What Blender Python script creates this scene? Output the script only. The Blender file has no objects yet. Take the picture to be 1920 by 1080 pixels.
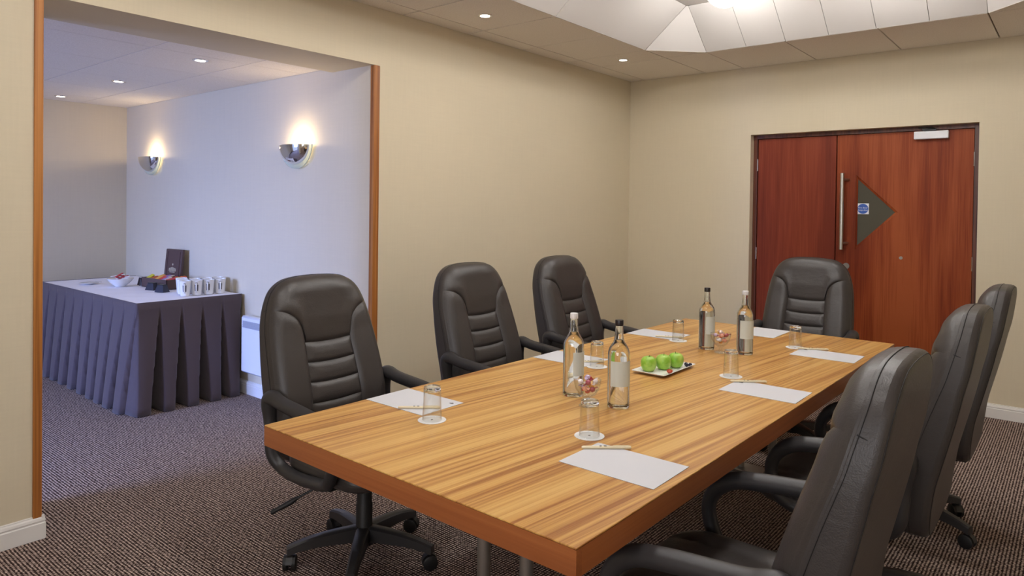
import bpy, math, random
import numpy as np
from mathutils import Matrix, Vector

random.seed(7)
scene = bpy.context.scene
C = scene.collection
PI = math.pi

# ------------------------------------------------------------------ camera
F_PX, YAW, PITCH, ROLL, PPY, CAM_H = 1299.6, 0.6899, -0.0134, 0.0129, 405.7, 1.415
fw = Vector((-math.sin(YAW)*math.cos(PITCH), math.cos(YAW)*math.cos(PITCH), math.sin(PITCH)))
rt = Vector((math.cos(YAW), math.sin(YAW), 0)); up = rt.cross(fw)
rt2 = rt*math.cos(ROLL) + up*math.sin(ROLL); up2 = up*math.cos(ROLL) - rt*math.sin(ROLL)
cam = bpy.data.cameras.new('camera'); cam_o = bpy.data.objects.new('camera', cam); C.objects.link(cam_o)
m = Matrix((rt2, up2, -fw)).transposed().to_4x4(); m.translation = (0, 0, CAM_H)
cam_o.matrix_world = m
cam.sensor_fit = 'HORIZONTAL'; cam.sensor_width = 36; cam.lens = F_PX/1920*36
cam.shift_y = -(540-PPY)/1920
cam.clip_start = 0.02
scene.camera = cam_o

# ------------------------------------------------------------------ world, exposure, daylight, fill
w = bpy.data.worlds.new('world'); scene.world = w; w.use_nodes = True
w.node_tree.nodes['Background'].inputs[0].default_value = (.55, .68, 1, 1)
w.node_tree.nodes['Background'].inputs[1].default_value = 1.0
vs = scene.view_settings
vs.view_transform = 'Standard'; vs.look = 'None'; vs.gamma = 1; vs.exposure = 0.0; vs.use_curve_mapping = False

# room measures (metres); x along the door wall, y towards it
XL, YB, ZC = -3.356, 5.821, 2.622        # alcove-side wall, door wall, ceiling
XR, YR = 1.6, -2.2                       # walls behind the camera
OY0, OY1, OZ = 0.983, 2.730, 2.273       # opening to the alcove
XA, ZA, YA0, XT = -6.974, 2.302, -1.6, -3.78   # alcove: far wall, ceiling, window wall, thickness line
TZ = 0.74

def area(name, loc, rot, sx, sy, power, col):
    l = bpy.data.lights.new(name, 'AREA'); l.shape = 'RECTANGLE'; l.size = sx; l.size_y = sy
    l.energy = power; l.color = col
    o = bpy.data.objects.new(name, l); C.objects.link(o); o.location = loc; o.rotation_euler = rot
    return o
# daylight through the alcove window, and an added fill behind the camera
area('daylight_alcove', (-4.95, YA0-2.6, 2.5), (PI/2-.22, 0, 0), 2.0, 3.2, 980, (.30, .42, .96))
area('fill_room', (.05, YR-.30, 1.55), (PI/2, 0, 0), 2.3, 1.3, 48, (1.0, .98, .98))  # fill added to lift the near chairs, set in an assumed rear window

# ------------------------------------------------------------------ material helpers
def mat(name, col, rough=.5, metal=0, spec=.5, **kw):
    M = bpy.data.materials.new(name); M.use_nodes = True
    b = M.node_tree.nodes['Principled BSDF']
    b.inputs['Base Color'].default_value = (*col, 1); b.inputs['Roughness'].default_value = rough
    b.inputs['Metallic'].default_value = metal; b.inputs['Specular IOR Level'].default_value = spec
    for k, v in kw.items():
        b.inputs[k.replace('_', ' ')].default_value = v
    return M
def nd(M, t, **kw):
    n = M.node_tree.nodes.new(t)
    for k, v in kw.items(): setattr(n, k, v)
    return n
def lk(M, a, b): M.node_tree.links.new(a, b)
def bsdf(M): return M.node_tree.nodes['Principled BSDF']
def coords(M, scale=(1, 1, 1), rot=(0, 0, 0), kind='Object'):
    tc = nd(M, 'ShaderNodeTexCoord'); mp = nd(M, 'ShaderNodeMapping')
    mp.inputs['Scale'].default_value = scale; mp.inputs['Rotation'].default_value = rot
    lk(M, tc.outputs[kind], mp.inputs['Vector']); return mp.outputs['Vector']
def noise(M, vec, scale, detail=3, rough=.55, dist=0):
    n = nd(M, 'ShaderNodeTexNoise'); n.inputs['Scale'].default_value = scale
    n.inputs['Detail'].default_value = detail; n.inputs['Roughness'].default_value = rough; n.inputs['Distortion'].default_value = dist
    lk(M, vec, n.inputs['Vector']); return n.outputs['Fac']
def ramp(M, fac, stops):
    r = nd(M, 'ShaderNodeValToRGB'); e = r.color_ramp.elements
    while len(e) < len(stops): e.new(.5)
    for i, (p, c) in enumerate(stops): e[i].position = p; e[i].color = (*c, 1)
    lk(M, fac, r.inputs['Fac']); return r.outputs['Color']
def bump(M, fac, strength, dist=.01):
    b = nd(M, 'ShaderNodeBump'); b.inputs['Strength'].default_value = strength; b.inputs['Distance'].default_value = dist
    lk(M, fac, b.inputs['Height']); lk(M, b.outputs['Normal'], bsdf(M).inputs['Normal']); return b
def mixf(M, a, b, op='MULTIPLY'):
    n = nd(M, 'ShaderNodeMath', operation=op)
    for i, v in enumerate((a, b)):
        if isinstance(v, (int, float)): n.inputs[i].default_value = v
        else: lk(M, v, n.inputs[i])
    return n.outputs[0]
def s2l(r, g, b):
    f = lambda c: (c/255/12.92) if c/255 < .04045 else ((c/255+.055)/1.055)**2.4
    return (f(r), f(g), f(b))

# --- wallcovering: woven vinyl
def wall_mat(name, base):
    M = mat(name, base, .75, spec=.25)
    v = coords(M, (1, 1, 1))
    a = noise(M, coords(M, (90, 90, 4)), 1, 2); b = noise(M, coords(M, (5, 5, 160)), 1, 2)
    s = mixf(M, a, b, 'ADD')
    d = tuple(c*.982 for c in base); l = tuple(min(1, c*1.016) for c in base)
    lk(M, ramp(M, mixf(M, s, .5), [(.35, d), (.65, l)]), bsdf(M).inputs['Base Color'])
    bump(M, s, .03, .002); return M
M_WALL = wall_mat('wallcovering', s2l(218, 206, 180))
M_TILE = mat('ceiling_tile', s2l(226, 216, 204), .9, spec=.1)
lk(M_TILE, ramp(M_TILE, noise(M_TILE, coords(M_TILE), 140, 3), [(.3, s2l(232, 224, 214)), (.6, s2l(244, 237, 228))]), bsdf(M_TILE).inputs['Base Color'])
bump(M_TILE, noise(M_TILE, coords(M_TILE), 260, 2), .15, .002)
M_PANEL = mat('coffer_panel', s2l(202, 197, 192), .6, spec=.3)
M_GRID = mat('ceiling_grid', s2l(120, 104, 88), .7)
M_WHITE = mat('white_gloss_paint', s2l(235, 232, 228), .35)
M_HEATER = mat('white_enamel', s2l(235, 236, 240), .3)
M_VENT = mat('grey_vent', s2l(170, 172, 180), .5)

# --- carpet: loop pile, beige flecks in rows on dark brown
M_CARPET = mat('loop_carpet', (.03, .02, .015), .95, spec=.1)
cv = coords(M_CARPET, (1, 1, 1), (0, 0, .0))
vo = nd(M_CARPET, 'ShaderNodeTexVoronoi'); vo.inputs['Scale'].default_value = 78; vo.inputs['Randomness'].default_value = .18
lk(M_CARPET, cv, vo.inputs['Vector'])
nz = noise(M_CARPET, cv, 60, 2); big = noise(M_CARPET, cv, 1.5, 2)
f = mixf(M_CARPET, vo.outputs['Distance'], mixf(M_CARPET, mixf(M_CARPET, nz, .5, 'SUBTRACT'), .35), 'ADD')
lk(M_CARPET, ramp(M_CARPET, f, [(.16, s2l(226, 208, 196)), (.34, s2l(146, 124, 114)), (.50, s2l(40, 29, 28))]), bsdf(M_CARPET).inputs['Base Color'])
bump(M_CARPET, mixf(M_CARPET, f, -1), .6, .006)

# --- wood
def wood(name, light, mid, dark, axis='y', turn=0, freq=34, fine=220, rough=.28, stripes=.5, coat=0, pos=(.42, .50, .59)):
    M = mat(name, mid, rough, spec=.5)
    def along(k_across, k_along):
        sc = {'x': (k_along, k_across, k_across), 'y': (k_across, k_along, k_across), 'z': (k_across, k_across, k_along)}[axis]
        return sc
    tc = nd(M, 'ShaderNodeTexCoord')
    r0 = nd(M, 'ShaderNodeMapping'); r0.inputs['Rotation'].default_value = (0, 0, turn); lk(M, tc.outputs['Object'], r0.inputs['Vector'])
    def m2(sc):
        q = nd(M, 'ShaderNodeMapping'); q.inputs['Scale'].default_value = sc; lk(M, r0.outputs['Vector'], q.inputs['Vector']); return q.outputs['Vector']
    a = noise(M, m2(along(freq, .55)), 1, 3, .6, .25)
    b = noise(M, m2(along(fine, 3.0)), 1, 2)
    c = noise(M, m2(along(freq*.22, .3)), 1, 2)
    s = mixf(M, mixf(M, mixf(M, a, stripes), mixf(M, b, .18), 'ADD'), mixf(M, c, .82-stripes), 'ADD')
    lk(M, ramp(M, s, [(pos[0], light), (pos[1], mid), (pos[2], dark)]), bsdf(M).inputs['Base Color'])
    bump(M, b, .05, .001)
    bsdf(M).inputs['Coat Weight'].default_value = coat; bsdf(M).inputs['Coat Roughness'].default_value = .15
    return M
M_TABLE = wood('table_veneer', s2l(210, 167, 98), s2l(195, 145, 77), s2l(150, 92, 39), 'y', math.radians(5.5), 58, 260, .34, .62, .10, (.41, .50, .63))
M_EDGE = wood('table_edge_wood', s2l(178, 108, 58), s2l(164, 94, 48), s2l(142, 78, 38), 'x', 0, 40, 200, .4, .4, 0, (.38, .5, .66))
M_EDGEY = wood('table_edge_wood_long', s2l(178, 108, 58), s2l(164, 94, 48), s2l(142, 78, 38), 'y', 0, 40, 200, .4, .4, 0, (.38, .5, .66))
M_DOOR = wood('sapele_door', s2l(158, 80, 40), s2l(136, 60, 27), s2l(108, 40, 16), 'z', 0, 9, 130, .5, .32)
M_DOOR2 = wood('sapele_door_red', s2l(144, 68, 42), s2l(130, 56, 34), s2l(110, 43, 25), 'z', 0, 9, 130, .5, .32)
for M_ in (M_DOOR, M_DOOR2): bsdf(M_).inputs['Specular IOR Level'].default_value = .22
M_FRAME = wood('dark_frame_wood', s2l(112, 62, 38), s2l(92, 46, 28), s2l(66, 30, 18), 'z', 0, 40, 200, .4)
M_TRIM = wood('oak_trim', s2l(192, 128, 64), s2l(174, 110, 50), s2l(142, 84, 36), 'z', 0, 60, 200, .45)

# --- leather
M_LEATHER = mat('black_leather', s2l(60, 55, 53), .40, spec=.55)
lv = coords(M_LEATHER)
v1 = nd(M_LEATHER, 'ShaderNodeTexVoronoi'); v1.inputs['Scale'].default_value = 320; lk(M_LEATHER, lv, v1.inputs['Vector'])
ncr = noise(M_LEATHER, coords(M_LEATHER, (12, 12, 30)), 1, 4, .62, .9)
hgt = mixf(M_LEATHER, mixf(M_LEATHER, v1.outputs['Distance'], .25), mixf(M_LEATHER, ncr, 1.5), 'ADD')
bump(M_LEATHER, hgt, .16, .005)
M_SEAM = mat('black_thread', s2l(24, 22, 22), .6)
M_PLASTIC = mat('black_plastic', s2l(50, 48, 49), .42, spec=.5)
M_DARKPL = mat('matt_black_plastic', s2l(26, 25, 26), .5)
M_CHROME = mat('chrome', (.8, .8, .82), .08, 1)
M_STEEL = mat('brushed_steel', (.55, .53, .5), .3, 1)
M_SATIN = mat('satin_metal', (.36, .34, .31), .38, .8)
M_GREYMET = mat('grey_metal', (.38, .37, .36), .35, 1)
M_BLACK = mat('black', (.01, .01, .01), .4)

# --- glass, paper, food, cloth
def glass(name, col=(1, 1, 1), rough=0, ior=1.45):
    M = mat(name, col, rough, Transmission_Weight=1.0, IOR=ior); return M
M_GLASS = glass('clear_glass', (.97, .99, .98))
def thin_glass(name):
    # thin walls: light passes straight through, the rest is mirrored by the Fresnel share
    M = bpy.data.materials.new(name); M.use_nodes = True; nt = M.node_tree
    out = nt.nodes['Material Output']; nt.nodes.remove(nt.nodes['Principled BSDF'])
    tr = nt.nodes.new('ShaderNodeBsdfTransparent'); tr.inputs[0].default_value = (.98, .988, .985, 1)
    gl = nt.nodes.new('ShaderNodeBsdfGlossy'); gl.inputs['Roughness'].default_value = .02
    lw = nt.nodes.new('ShaderNodeLayerWeight'); lw.inputs['Blend'].default_value = .5
    pw = nt.nodes.new('ShaderNodeMath'); pw.operation = 'POWER'; pw.inputs[1].default_value = 3.0; nt.links.new(lw.outputs['Facing'], pw.inputs[0])
    fr = nt.nodes.new('ShaderNodeMath'); fr.operation = 'MULTIPLY_ADD'; fr.inputs[1].default_value = .8; fr.inputs[2].default_value = .06; nt.links.new(pw.outputs[0], fr.inputs[0])
    mx = nt.nodes.new('ShaderNodeMixShader')
    nt.links.new(fr.outputs[0], mx.inputs[0]); nt.links.new(tr.outputs[0], mx.inputs[1]); nt.links.new(gl.outputs[0], mx.inputs[2]); nt.links.new(mx.outputs[0], out.inputs[0])
    return M
M_THIN = thin_glass('thin_clear_glass')
M_WATER = glass('water', (1, 1, 1), 0, 1.33)
M_DGLASS = mat('door_wired_glass', s2l(84, 82, 72), .12, spec=.5)
M_PAPER = mat('white_paper', s2l(205, 205, 209), .8, spec=.2)
M_CARD = mat('coaster_card', s2l(226, 225, 224), .85, spec=.2)
M_INK = mat('dark_ink', s2l(60, 55, 55), .6)
M_PEN = mat('cream_pen', s2l(226, 212, 178), .4)
M_PORC = mat('white_porcelain', s2l(238, 236, 232), .15)
M_LABEL = mat('bottle_label', s2l(206, 212, 204), .5)
M_CAPW = mat('white_cap', s2l(225, 225, 228), .4)
M_CAPB = mat('black_cap', s2l(40, 34, 36), .35)
M_APPLE = mat('green_apple', s2l(150, 190, 60), .3)
av = coords(M_APPLE)
lk(M_APPLE, ramp(M_APPLE, noise(M_APPLE, av, 30, 3), [(.35, s2l(132, 186, 52)), (.65, s2l(176, 208, 96))]), bsdf(M_APPLE).inputs['Base Color'])
M_STEM = mat('apple_stem', s2l(96, 92, 50), .7)
M_CLOTH = mat('white_tablecloth', s2l(246, 244, 247), .9, spec=.1)
M_SKIRT = mat('aubergine_skirt', s2l(86, 74, 77), .75, spec=.2)
bsdf(M_SKIRT).inputs['Sheen Weight'].default_value = .25
bump(M_SKIRT, noise(M_SKIRT, coords(M_SKIRT), 500, 2), .2, .001)
M_BOX = mat('dark_wood_box', s2l(84, 62, 58), .4)
M_GOLD = mat('pale_gold_print', s2l(190, 178, 150), .4)
def emit(name, col, s):
    M = mat(name, col, .4); b = bsdf(M)
    b.inputs['Emission Color'].default_value = (*col, 1); b.inputs['Emission Strength'].default_value = s; return M
M_OPAL = emit('opal_glass_lit', (1, .985, .97), 34)
M_SPOT = emit('downlight_lamp', (1, .92, .8), 9)
M_BULB = emit('halogen_bulb', (1, .80, .55), 18)
M_FROST = mat('frosted_glass', (.85, .95, .92), .35, Transmission_Weight=.85, IOR=1.3)

# ------------------------------------------------------------------ geometry helpers
class G:
    def __init__(s): s.v = []; s.f = []
    def add(s, v, f):
        n = len(s.v); s.v += [tuple(p) for p in v]; s.f += [tuple(i+n for i in q) for q in f]; return s
    def box(s, x0, x1, y0, y1, z0, z1, bev=0):
        if bev <= 0:
            v = [(x, y, z) for x in (x0, x1) for y in (y0, y1) for z in (z0, z1)]
            return s.add(v, [(0, 1, 3, 2), (4, 6, 7, 5), (0, 4, 5, 1), (2, 3, 7, 6), (0, 2, 6, 4), (1, 5, 7, 3)])
        b = bev; V = []; idx = {}
        X = (x0, x1); Y = (y0, y1); Z = (z0, z1); sg = (1, -1)
        for i in (0, 1):
            for j in (0, 1):
                for k in (0, 1):
                    for a in range(3):
                        p = [X[i]+sg[i]*b, Y[j]+sg[j]*b, Z[k]+sg[k]*b]
                        p[a] = (X[i], Y[j], Z[k])[a]
                        idx[(i, j, k, a)] = len(V); V.append(tuple(p))
        q = lambda *t: tuple(idx[x] for x in t)
        Fc = []
        for i in (0, 1): Fc.append(q((i, 0, 0, 0), (i, 1, 0, 0), (i, 1, 1, 0), (i, 0, 1, 0)))
        for j in (0, 1): Fc.append(q((0, j, 0, 1), (1, j, 0, 1), (1, j, 1, 1), (0, j, 1, 1)))
        for k in (0, 1): Fc.append(q((0, 0, k, 2), (1, 0, k, 2), (1, 1, k, 2), (0, 1, k, 2)))
        for i in (0, 1):
            for j in (0, 1): Fc.append(q((i, j, 0, 0), (i, j, 1, 0), (i, j, 1, 1), (i, j, 0, 1)))
        for i in (0, 1):
            for k in (0, 1): Fc.append(q((i, 0, k, 0), (i, 1, k, 0), (i, 1, k, 2), (i, 0, k, 2)))
        for j in (0, 1):
            for k in (0, 1): Fc.append(q((0, j, k, 1), (1, j, k, 1), (1, j, k, 2), (0, j, k, 2)))
        for i in (0, 1):
            for j in (0, 1):
                for k in (0, 1): Fc.append(q((i, j, k, 0), (i, j, k, 1), (i, j, k, 2)))
        return s.add(V, Fc)
    def prism(s, poly, z0, z1):
        n = len(poly)
        v = [(x, y, z0) for x, y in poly] + [(x, y, z1) for x, y in poly]
        return s.add(v, [tuple(range(n-1, -1, -1)), tuple(range(n, 2*n))] + [(i, (i+1) % n, n+(i+1) % n, n+i) for i in range(n)])
    def lathe(s, prof, n=32, ax=(0, 0, 0), a0=0, a1=2*PI, closed_prof=False):
        full = abs(a1-a0-2*PI) < 1e-6; m_ = n if full else n+1
        v = []
        for k in range(m_):
            a = a0+(a1-a0)*k/n
            for r, z in prof: v.append((ax[0]+r*math.cos(a), ax[1]+r*math.sin(a), ax[2]+z))
        p = len(prof); fs = []
        for k in range(n):
            k2 = (k+1) % m_
            for i in range(p if closed_prof else p-1):
                j = (i+1) % p
                fs.append((k*p+i, k2*p+i, k2*p+j, k*p+j))
        return s.add(v, fs)
    def tube(s, path, r, n=12, closed=False, flat=1.0, caps=True):
        P = [Vector(p) for p in path]; N = len(P)
        R = r if hasattr(r, '__len__') else [r]*N
        v = []; prev = None
        for i in range(N):
            a = P[(i-1) % N] if (closed or i > 0) else P[i]; b = P[(i+1) % N] if (closed or i < N-1) else P[i]
            t = (b-a).normalized()
            if prev is None:
                h = Vector((0, 0, 1)) if abs(t.z) < .9 else Vector((0, 1, 0))
                u = t.cross(h).normalized()
            else: u = (prev - t*prev.dot(t)).normalized()
            prev = u; w_ = t.cross(u)
            for k in range(n):
                q = 2*PI*k/n
                v.append(P[i] + u*(R[i]*math.cos(q)*flat) + w_*(R[i]*math.sin(q)))
        fs = []
        for i in range(N if closed else N-1):
            i2 = (i+1) % N
            for k in range(n): fs.append((i*n+k, i*n+(k+1) % n, i2*n+(k+1) % n, i2*n+k))
        if caps and not closed: fs += [tuple(range(n-1, -1, -1)), tuple((N-1)*n+k for k in range(n))]
        return s.add(v, fs)
    def grid(s, pts):
        r = len(pts); c = len(pts[0])
        return s.add([p for row in pts for p in row], [(i*c+j, i*c+j+1, (i+1)*c+j+1, (i+1)*c+j) for i in range(r-1) for j in range(c-1)])

def link(o, parent=None):
    C.objects.link(o)
    if parent: o.parent = parent
    return o
def obj(name, g, material, parent=None, smooth=True, loc=None, rz=0, flip=False, angle=40):
    me = bpy.data.meshes.new(name); me.from_pydata(g.v, [], g.f); me.validate(); me.update()
    import bmesh
    bm = bmesh.new(); bm.from_mesh(me); bmesh.ops.recalc_face_normals(bm, faces=bm.faces); bm.to_mesh(me); bm.free()
    me.materials.append(material)
    if smooth:
        me.polygons.foreach_set('use_smooth', [True]*len(me.polygons))
        me.set_sharp_from_angle(angle=math.radians(angle))
    o = bpy.data.objects.new(name, me); link(o, parent)
    if loc: o.location = loc
    o.rotation_euler.z = rz
    return o
def share(o, parent=None, loc=None, rz=None):
    c = o.copy(); link(c, parent)
    if parent is not None: c.parent = parent
    if loc is not None: c.location = loc
    if rz is not None: c.rotation_euler.z = rz
    return c
def thing(name, label, cat, loc=(0, 0, 0), rz=0, group=None):
    o = bpy.data.objects.new(name, None); C.objects.link(o); o.empty_display_size = .1
    o.location = loc; o.rotation_euler.z = rz
    return tag(o, label, cat, group)
def tag(o, label, cat, group=None):
    o['label'] = label; o['category'] = cat
    if group: o['group'] = group
    return o
def struct(o): o['kind'] = 'structure'; return o
def copy_tree(o, parent=None):
    c = o.copy(); C.objects.link(c); c.parent = parent
    for ch in list(o.children): copy_tree(ch, c)
    return c
def catmull(P, n=8, closed=False):
    P = [Vector(p) for p in P]; N = len(P); out = []
    for i in range(N if closed else N-1):
        g = lambda k: P[k % N] if closed else P[max(0, min(N-1, k))]
        a, b, c, d = g(i-1), g(i), g(i+1), g(i+2)
        for k in range(n):
            t = k/n
            out.append(.5*((2*b)+(-a+c)*t+(2*a-5*b+4*c-d)*t*t+(-a+3*b-3*c+d)*t**3))
    if not closed: out.append(P[-1])
    return out

# ================================================================== THE SETTING
obj_ = lambda *a, **k: struct(obj(*a, **k))
# floor: one carpet through room and alcove
g = G().add([(XA-.2, YR-.4, 0), (XR+.2, YR-.4, 0), (XR+.2, YB+.2, 0), (XA-.2, YB+.2, 0), (XA-.2, YR-.4, -.1), (XR+.2, YR-.4, -.1), (XR+.2, YB+.2, -.1), (XA-.2, YB+.2, -.1)],
            [(0, 1, 2, 3), (7, 6, 5, 4), (0, 4, 5, 1), (1, 5, 6, 2), (2, 6, 7, 3), (3, 7, 4, 0)])
obj_('floor', g, M_CARPET, smooth=False)
# alcove-side wall with the opening: near part, lintel, far part
g = G().box(XT, XL, YR-.15, OY0, 0, ZC+.35).box(XT, XL, OY0, OY1, OZ, ZC+.35).box(XT, XL, OY1, YB, 0, ZC+.35)
obj_('wall_left', g, M_WALL, smooth=False)
# door wall with the doorway
DX0, DX1, DZ = -2.190, -0.576, 2.052
g = G().box(XT, DX0, YB, YB+.2, 0, ZC+.35).box(DX1, XR+.15, YB, YB+.2, 0, ZC+.35).box(DX0, DX1, YB, YB+.2, DZ, ZC+.35)
obj_('wall_back', g, M_WALL, smooth=False)
g = G().box(XR, XR+.15, YR-.15, YB, 0, ZC+.35); obj_('wall_right', g, M_WALL, smooth=False)
# wall behind the camera, its unseen window added for the fill light
g = G().box(XL, -1.1, YR-.15, YR, 0, ZC+.35).box(1.2, XR, YR-.15, YR, 0, ZC+.35).box(-1.1, 1.2, YR-.15, YR, 0, .9).box(-1.1, 1.2, YR-.15, YR, 2.2, ZC+.35)
obj_('wall_front', g, M_WALL, smooth=False)
# alcove walls
g = G().box(XA-.15, XA, YA0-.15, OY1+.15, 0, ZC); obj_('wall_alcove_far', g, M_WALL, smooth=False)
g = G().box(XA, XT, OY1, OY1+.15, 0, ZC); obj_('wall_alcove_side', g, M_WALL, smooth=False)
g = G().box(XA, -5.9, YA0-.3, YA0, 0, ZC).box(-4.0, XT, YA0-.3, YA0, 0, ZC).box(-5.9, -4.0, YA0-.3, YA0, 0, .12).box(-5.9, -4.0, YA0-.3, YA0, 2.2, ZC)
obj_('wall_alcove_window', g, M_WALL, smooth=False)
def window(name, x0, x1, z0, z1, y):
    fr = struct(thing(name, '', '')); del fr['label']; del fr['category']
    t = .05
    g = G().box(x0, x1, y-.10, y-.04, z0, z0+t).box(x0, x1, y-.10, y-.04, z1-t, z1).box(x0, x0+t, y-.10, y-.04, z0, z1).box(x1-t, x1, y-.10, y-.04, z0, z1)
    xm = (x0+x1)/2; g.box(xm-.03, xm+.03, y-.10, y-.04, z0, z1)
    obj('window_frame', g, M_WHITE, fr, smooth=False)
window('window_1', -5.9, -4.0, .12, 2.2, YA0); window('fill_window', -1.1, 1.2, .9, 2.2, YR)  # second frame is assumed, unseen, and goes with the rear fill

# ---- ceilings
OX0, OX1, OYF, OYN, CH = -2.60, -0.13, 5.06, 0.10, .34      # coffer octagon
UI, UZ = .33, 2.903                                           # inset and height of its upper panel
octo = [(OX0, OYN+CH), (OX0+CH, OYN), (OX1-CH, OYN), (OX1, OYN+CH), (OX1, OYF-CH), (OX1-CH, OYF), (OX0+CH, OYF), (OX0, OYF-CH)]
def clip(poly, a, b):            # keep the side to the right of a->b
    out = []
    sd = lambda p: (b[0]-a[0])*(p[1]-a[1])-(b[1]-a[1])*(p[0]-a[0])
    for i in range(len(poly)):
        p, q = poly[i], poly[(i+1) % len(poly)]; sp, sq = sd(p), sd(q)
        if sp <= 1e-9: out.append(p)
        if (sp < 0 < sq) or (sq < 0 < sp):
            t = sp/(sp-sq); out.append((p[0]+(q[0]-p[0])*t, p[1]+(q[1]-p[1])*t))
    return out
# backing plane above the tiles (in strips round the octagon)
g = G(); T0, T1 = ZC+.012, ZC+.05
g.box(XL, OX0-.004, YR, YB, T0, T1).box(OX1+.004, XR, YR, YB, T0, T1).box(OX0-.004, OX1+.004, OYF+.004, YB, T0, T1).box(OX0-.004, OX1+.004, YR, OYN-.004, T0, T1)
for cx_, sx in ((OX0, 1), (OX1, -1)):
    for cy_, sy in ((OYF, -1), (OYN, 1)):
        tri = [(cx_-sx*.004, cy_-sy*.004), (cx_+sx*(CH-.004), cy_-sy*.004), (cx_-sx*.004, cy_+sy*(CH-.004))]
        g.prism(tri if sx*sy > 0 else tri[::-1], T0, T1)
ceil = obj_('ceiling', g, M_GRID, smooth=False)
GAP = .0045
xs = [XL, -3.2, OX0, OX0+CH, -1.67, -1.07, OX1-CH, OX1, .47, 1.07, XR]
ys = [YR, -1.1, -.5, OYN, OYN+CH, 1.15, 1.75, 2.35, 2.95, 3.55, 4.15, OYF-CH, OYF, YB]
for i in range(len(xs)-1):
    for j in range(len(ys)-1):
        x0, x1, y0, y1 = xs[i]+GAP, xs[i+1]-GAP, ys[j]+GAP, ys[j+1]-GAP
        mx, my = (x0+x1)/2, (y0+y1)/2
        inx = OX0 < mx < OX1; iny = OYN < my < OYF
        poly = [(x0, y0), (x1, y0), (x1, y1), (x0, y1)]
        if inx and iny:
            cnr = (mx < OX0+CH or mx > OX1-CH) and (my < OYN+CH or my > OYF-CH)
            if not cnr: continue
            best = None
            for k in (0, 2, 4, 6):
                a, b = octo[k], octo[k+1]
                dd = (mx-(a[0]+b[0])/2)**2+(my-(a[1]+b[1])/2)**2
                if best is None or dd < best[0]: best = (dd, a, b)
            a, b = best[1], best[2]
            poly = clip(poly, a, b)
            if len(poly) < 3: continue
        obj('tile', G().prism(poly, ZC, ZC+.012), M_TILE, ceil, smooth=False)
# coffer: sloping panels and flat top
ux0, ux1, uy0, uy1 = OX0+UI, OX1-UI, OYN+UI, OYF-UI
def panel(p, nrm, name='panel'):
    pts = [Vector(q) for q in p]; c = sum(pts, Vector())/len(pts)
    pts = [q+(c-q).normalized()*.003 for q in pts]; k = Vector(nrm).normalized()*.012
    n = len(pts); v = pts+[q+k for q in pts]
    obj(name, G().add(v, [tuple(range(n)), tuple(range(2*n-1, n-1, -1))]+[(i, n+i, n+(i+1) % n, (i+1) % n) for i in range(n)]), M_PANEL, coff, smooth=False)
g = G().box(ux0-.5, ux1+.5, uy0-.5, uy1+.5, UZ+.02, UZ+.05)
g.box(OX0-.3, OX0-.25, OYN-.3, OYF+.3, ZC+.05, UZ+.05).box(OX1+.25, OX1+.3, OYN-.3, OYF+.3, ZC+.05, UZ+.05).box(OX0-.3, OX1+.3, OYN-.3, OYN-.25, ZC+.05, UZ+.05).box(OX0-.3, OX1+.3, OYF+.25, OYF+.3, ZC+.05, UZ+.05)
coff = obj_('ceiling_coffer', g, M_GRID, smooth=False)
xj = [OX0+CH, -1.95, -1.665, -1.375, -1.08, -.775, OX1-CH]
for a, b in zip(xj[:-1], xj[1:]):
    ca, cb = max(a, ux0), min(b, ux1)
    panel([(a, OYF, ZC), (b, OYF, ZC), (cb, uy1, UZ), (ca, uy1, UZ)], (0, .5, .5))
    panel([(a, OYN, ZC), (b, OYN, ZC), (cb, uy0, UZ), (ca, uy0, UZ)], (0, -.5, .5))
yj = [OYN+CH, 1.2, 2.38, 3.555, OYF-CH]
for a, b in zip(yj[:-1], yj[1:]):
    ca, cb = max(a, uy0), min(b, uy1)
    panel([(OX0, a, ZC), (OX0, b, ZC), (ux0, cb, UZ), (ux0, ca, UZ)], (-.5, 0, .5))
    panel([(OX1, a, ZC), (OX1, b, ZC), (ux1, cb, UZ), (ux1, ca, UZ)], (.5, 0, .5))
e = .012
for sx, X, U_ in ((1, OX0, ux0), (-1, OX1, ux1)):
    for sy, Y, V_ in ((-1, OYF, uy1), (1, OYN, uy0)):
        panel([(X, Y+sy*CH, ZC), (X+sx*CH, Y, ZC), (U_+sx*e, V_, UZ), (U_, V_+sy*e, UZ)], (-sx, -sy, .7))
for a, b in zip([ux0, -1.665, -1.065], [-1.665, -1.065, ux1]):
    for c_, d_ in zip([uy0, 1.2, 2.38, 3.555], [1.2, 2.38, 3.555, uy1]):
        panel([(a, c_, UZ), (b, c_, UZ), (b, d_, UZ), (a, d_, UZ)], (0, 0, 1))
# alcove ceiling
g = G().box(XA, XT, YA0, OY1, ZA+.012, ZA+.05); ceil2 = obj_('ceiling_alcove', g, M_GRID, smooth=False)
ax_ = [XA, -6.52, -5.92, -5.32, -4.72, -4.12, XT]; ay_ = [YA0, -1.25, -.65, -.05, .55, 1.15, 1.745, 2.335, OY1]
for a, b in zip(ax_[:-1], ax_[1:]):
    for c_, d_ in zip(ay_[:-1], ay_[1:]):
        obj('tile', G().box(a+.0018, b-.0018, c_+.003, d_-.003, ZA, ZA+.012), M_TILE, ceil2, smooth=False)
# timber edging of the opening
struct(obj('trim_1', G().box(XL-.03, XL+.008, OY0-.031, OY0+.002, .09, OZ+.35, .002), M_TRIM, smooth=False))
struct(obj('trim_2', G().box(XL-.03, XL+.008, OY1-.006, OY1+.038, .09, OZ-.002, .002), M_TRIM, smooth=False))
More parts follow.
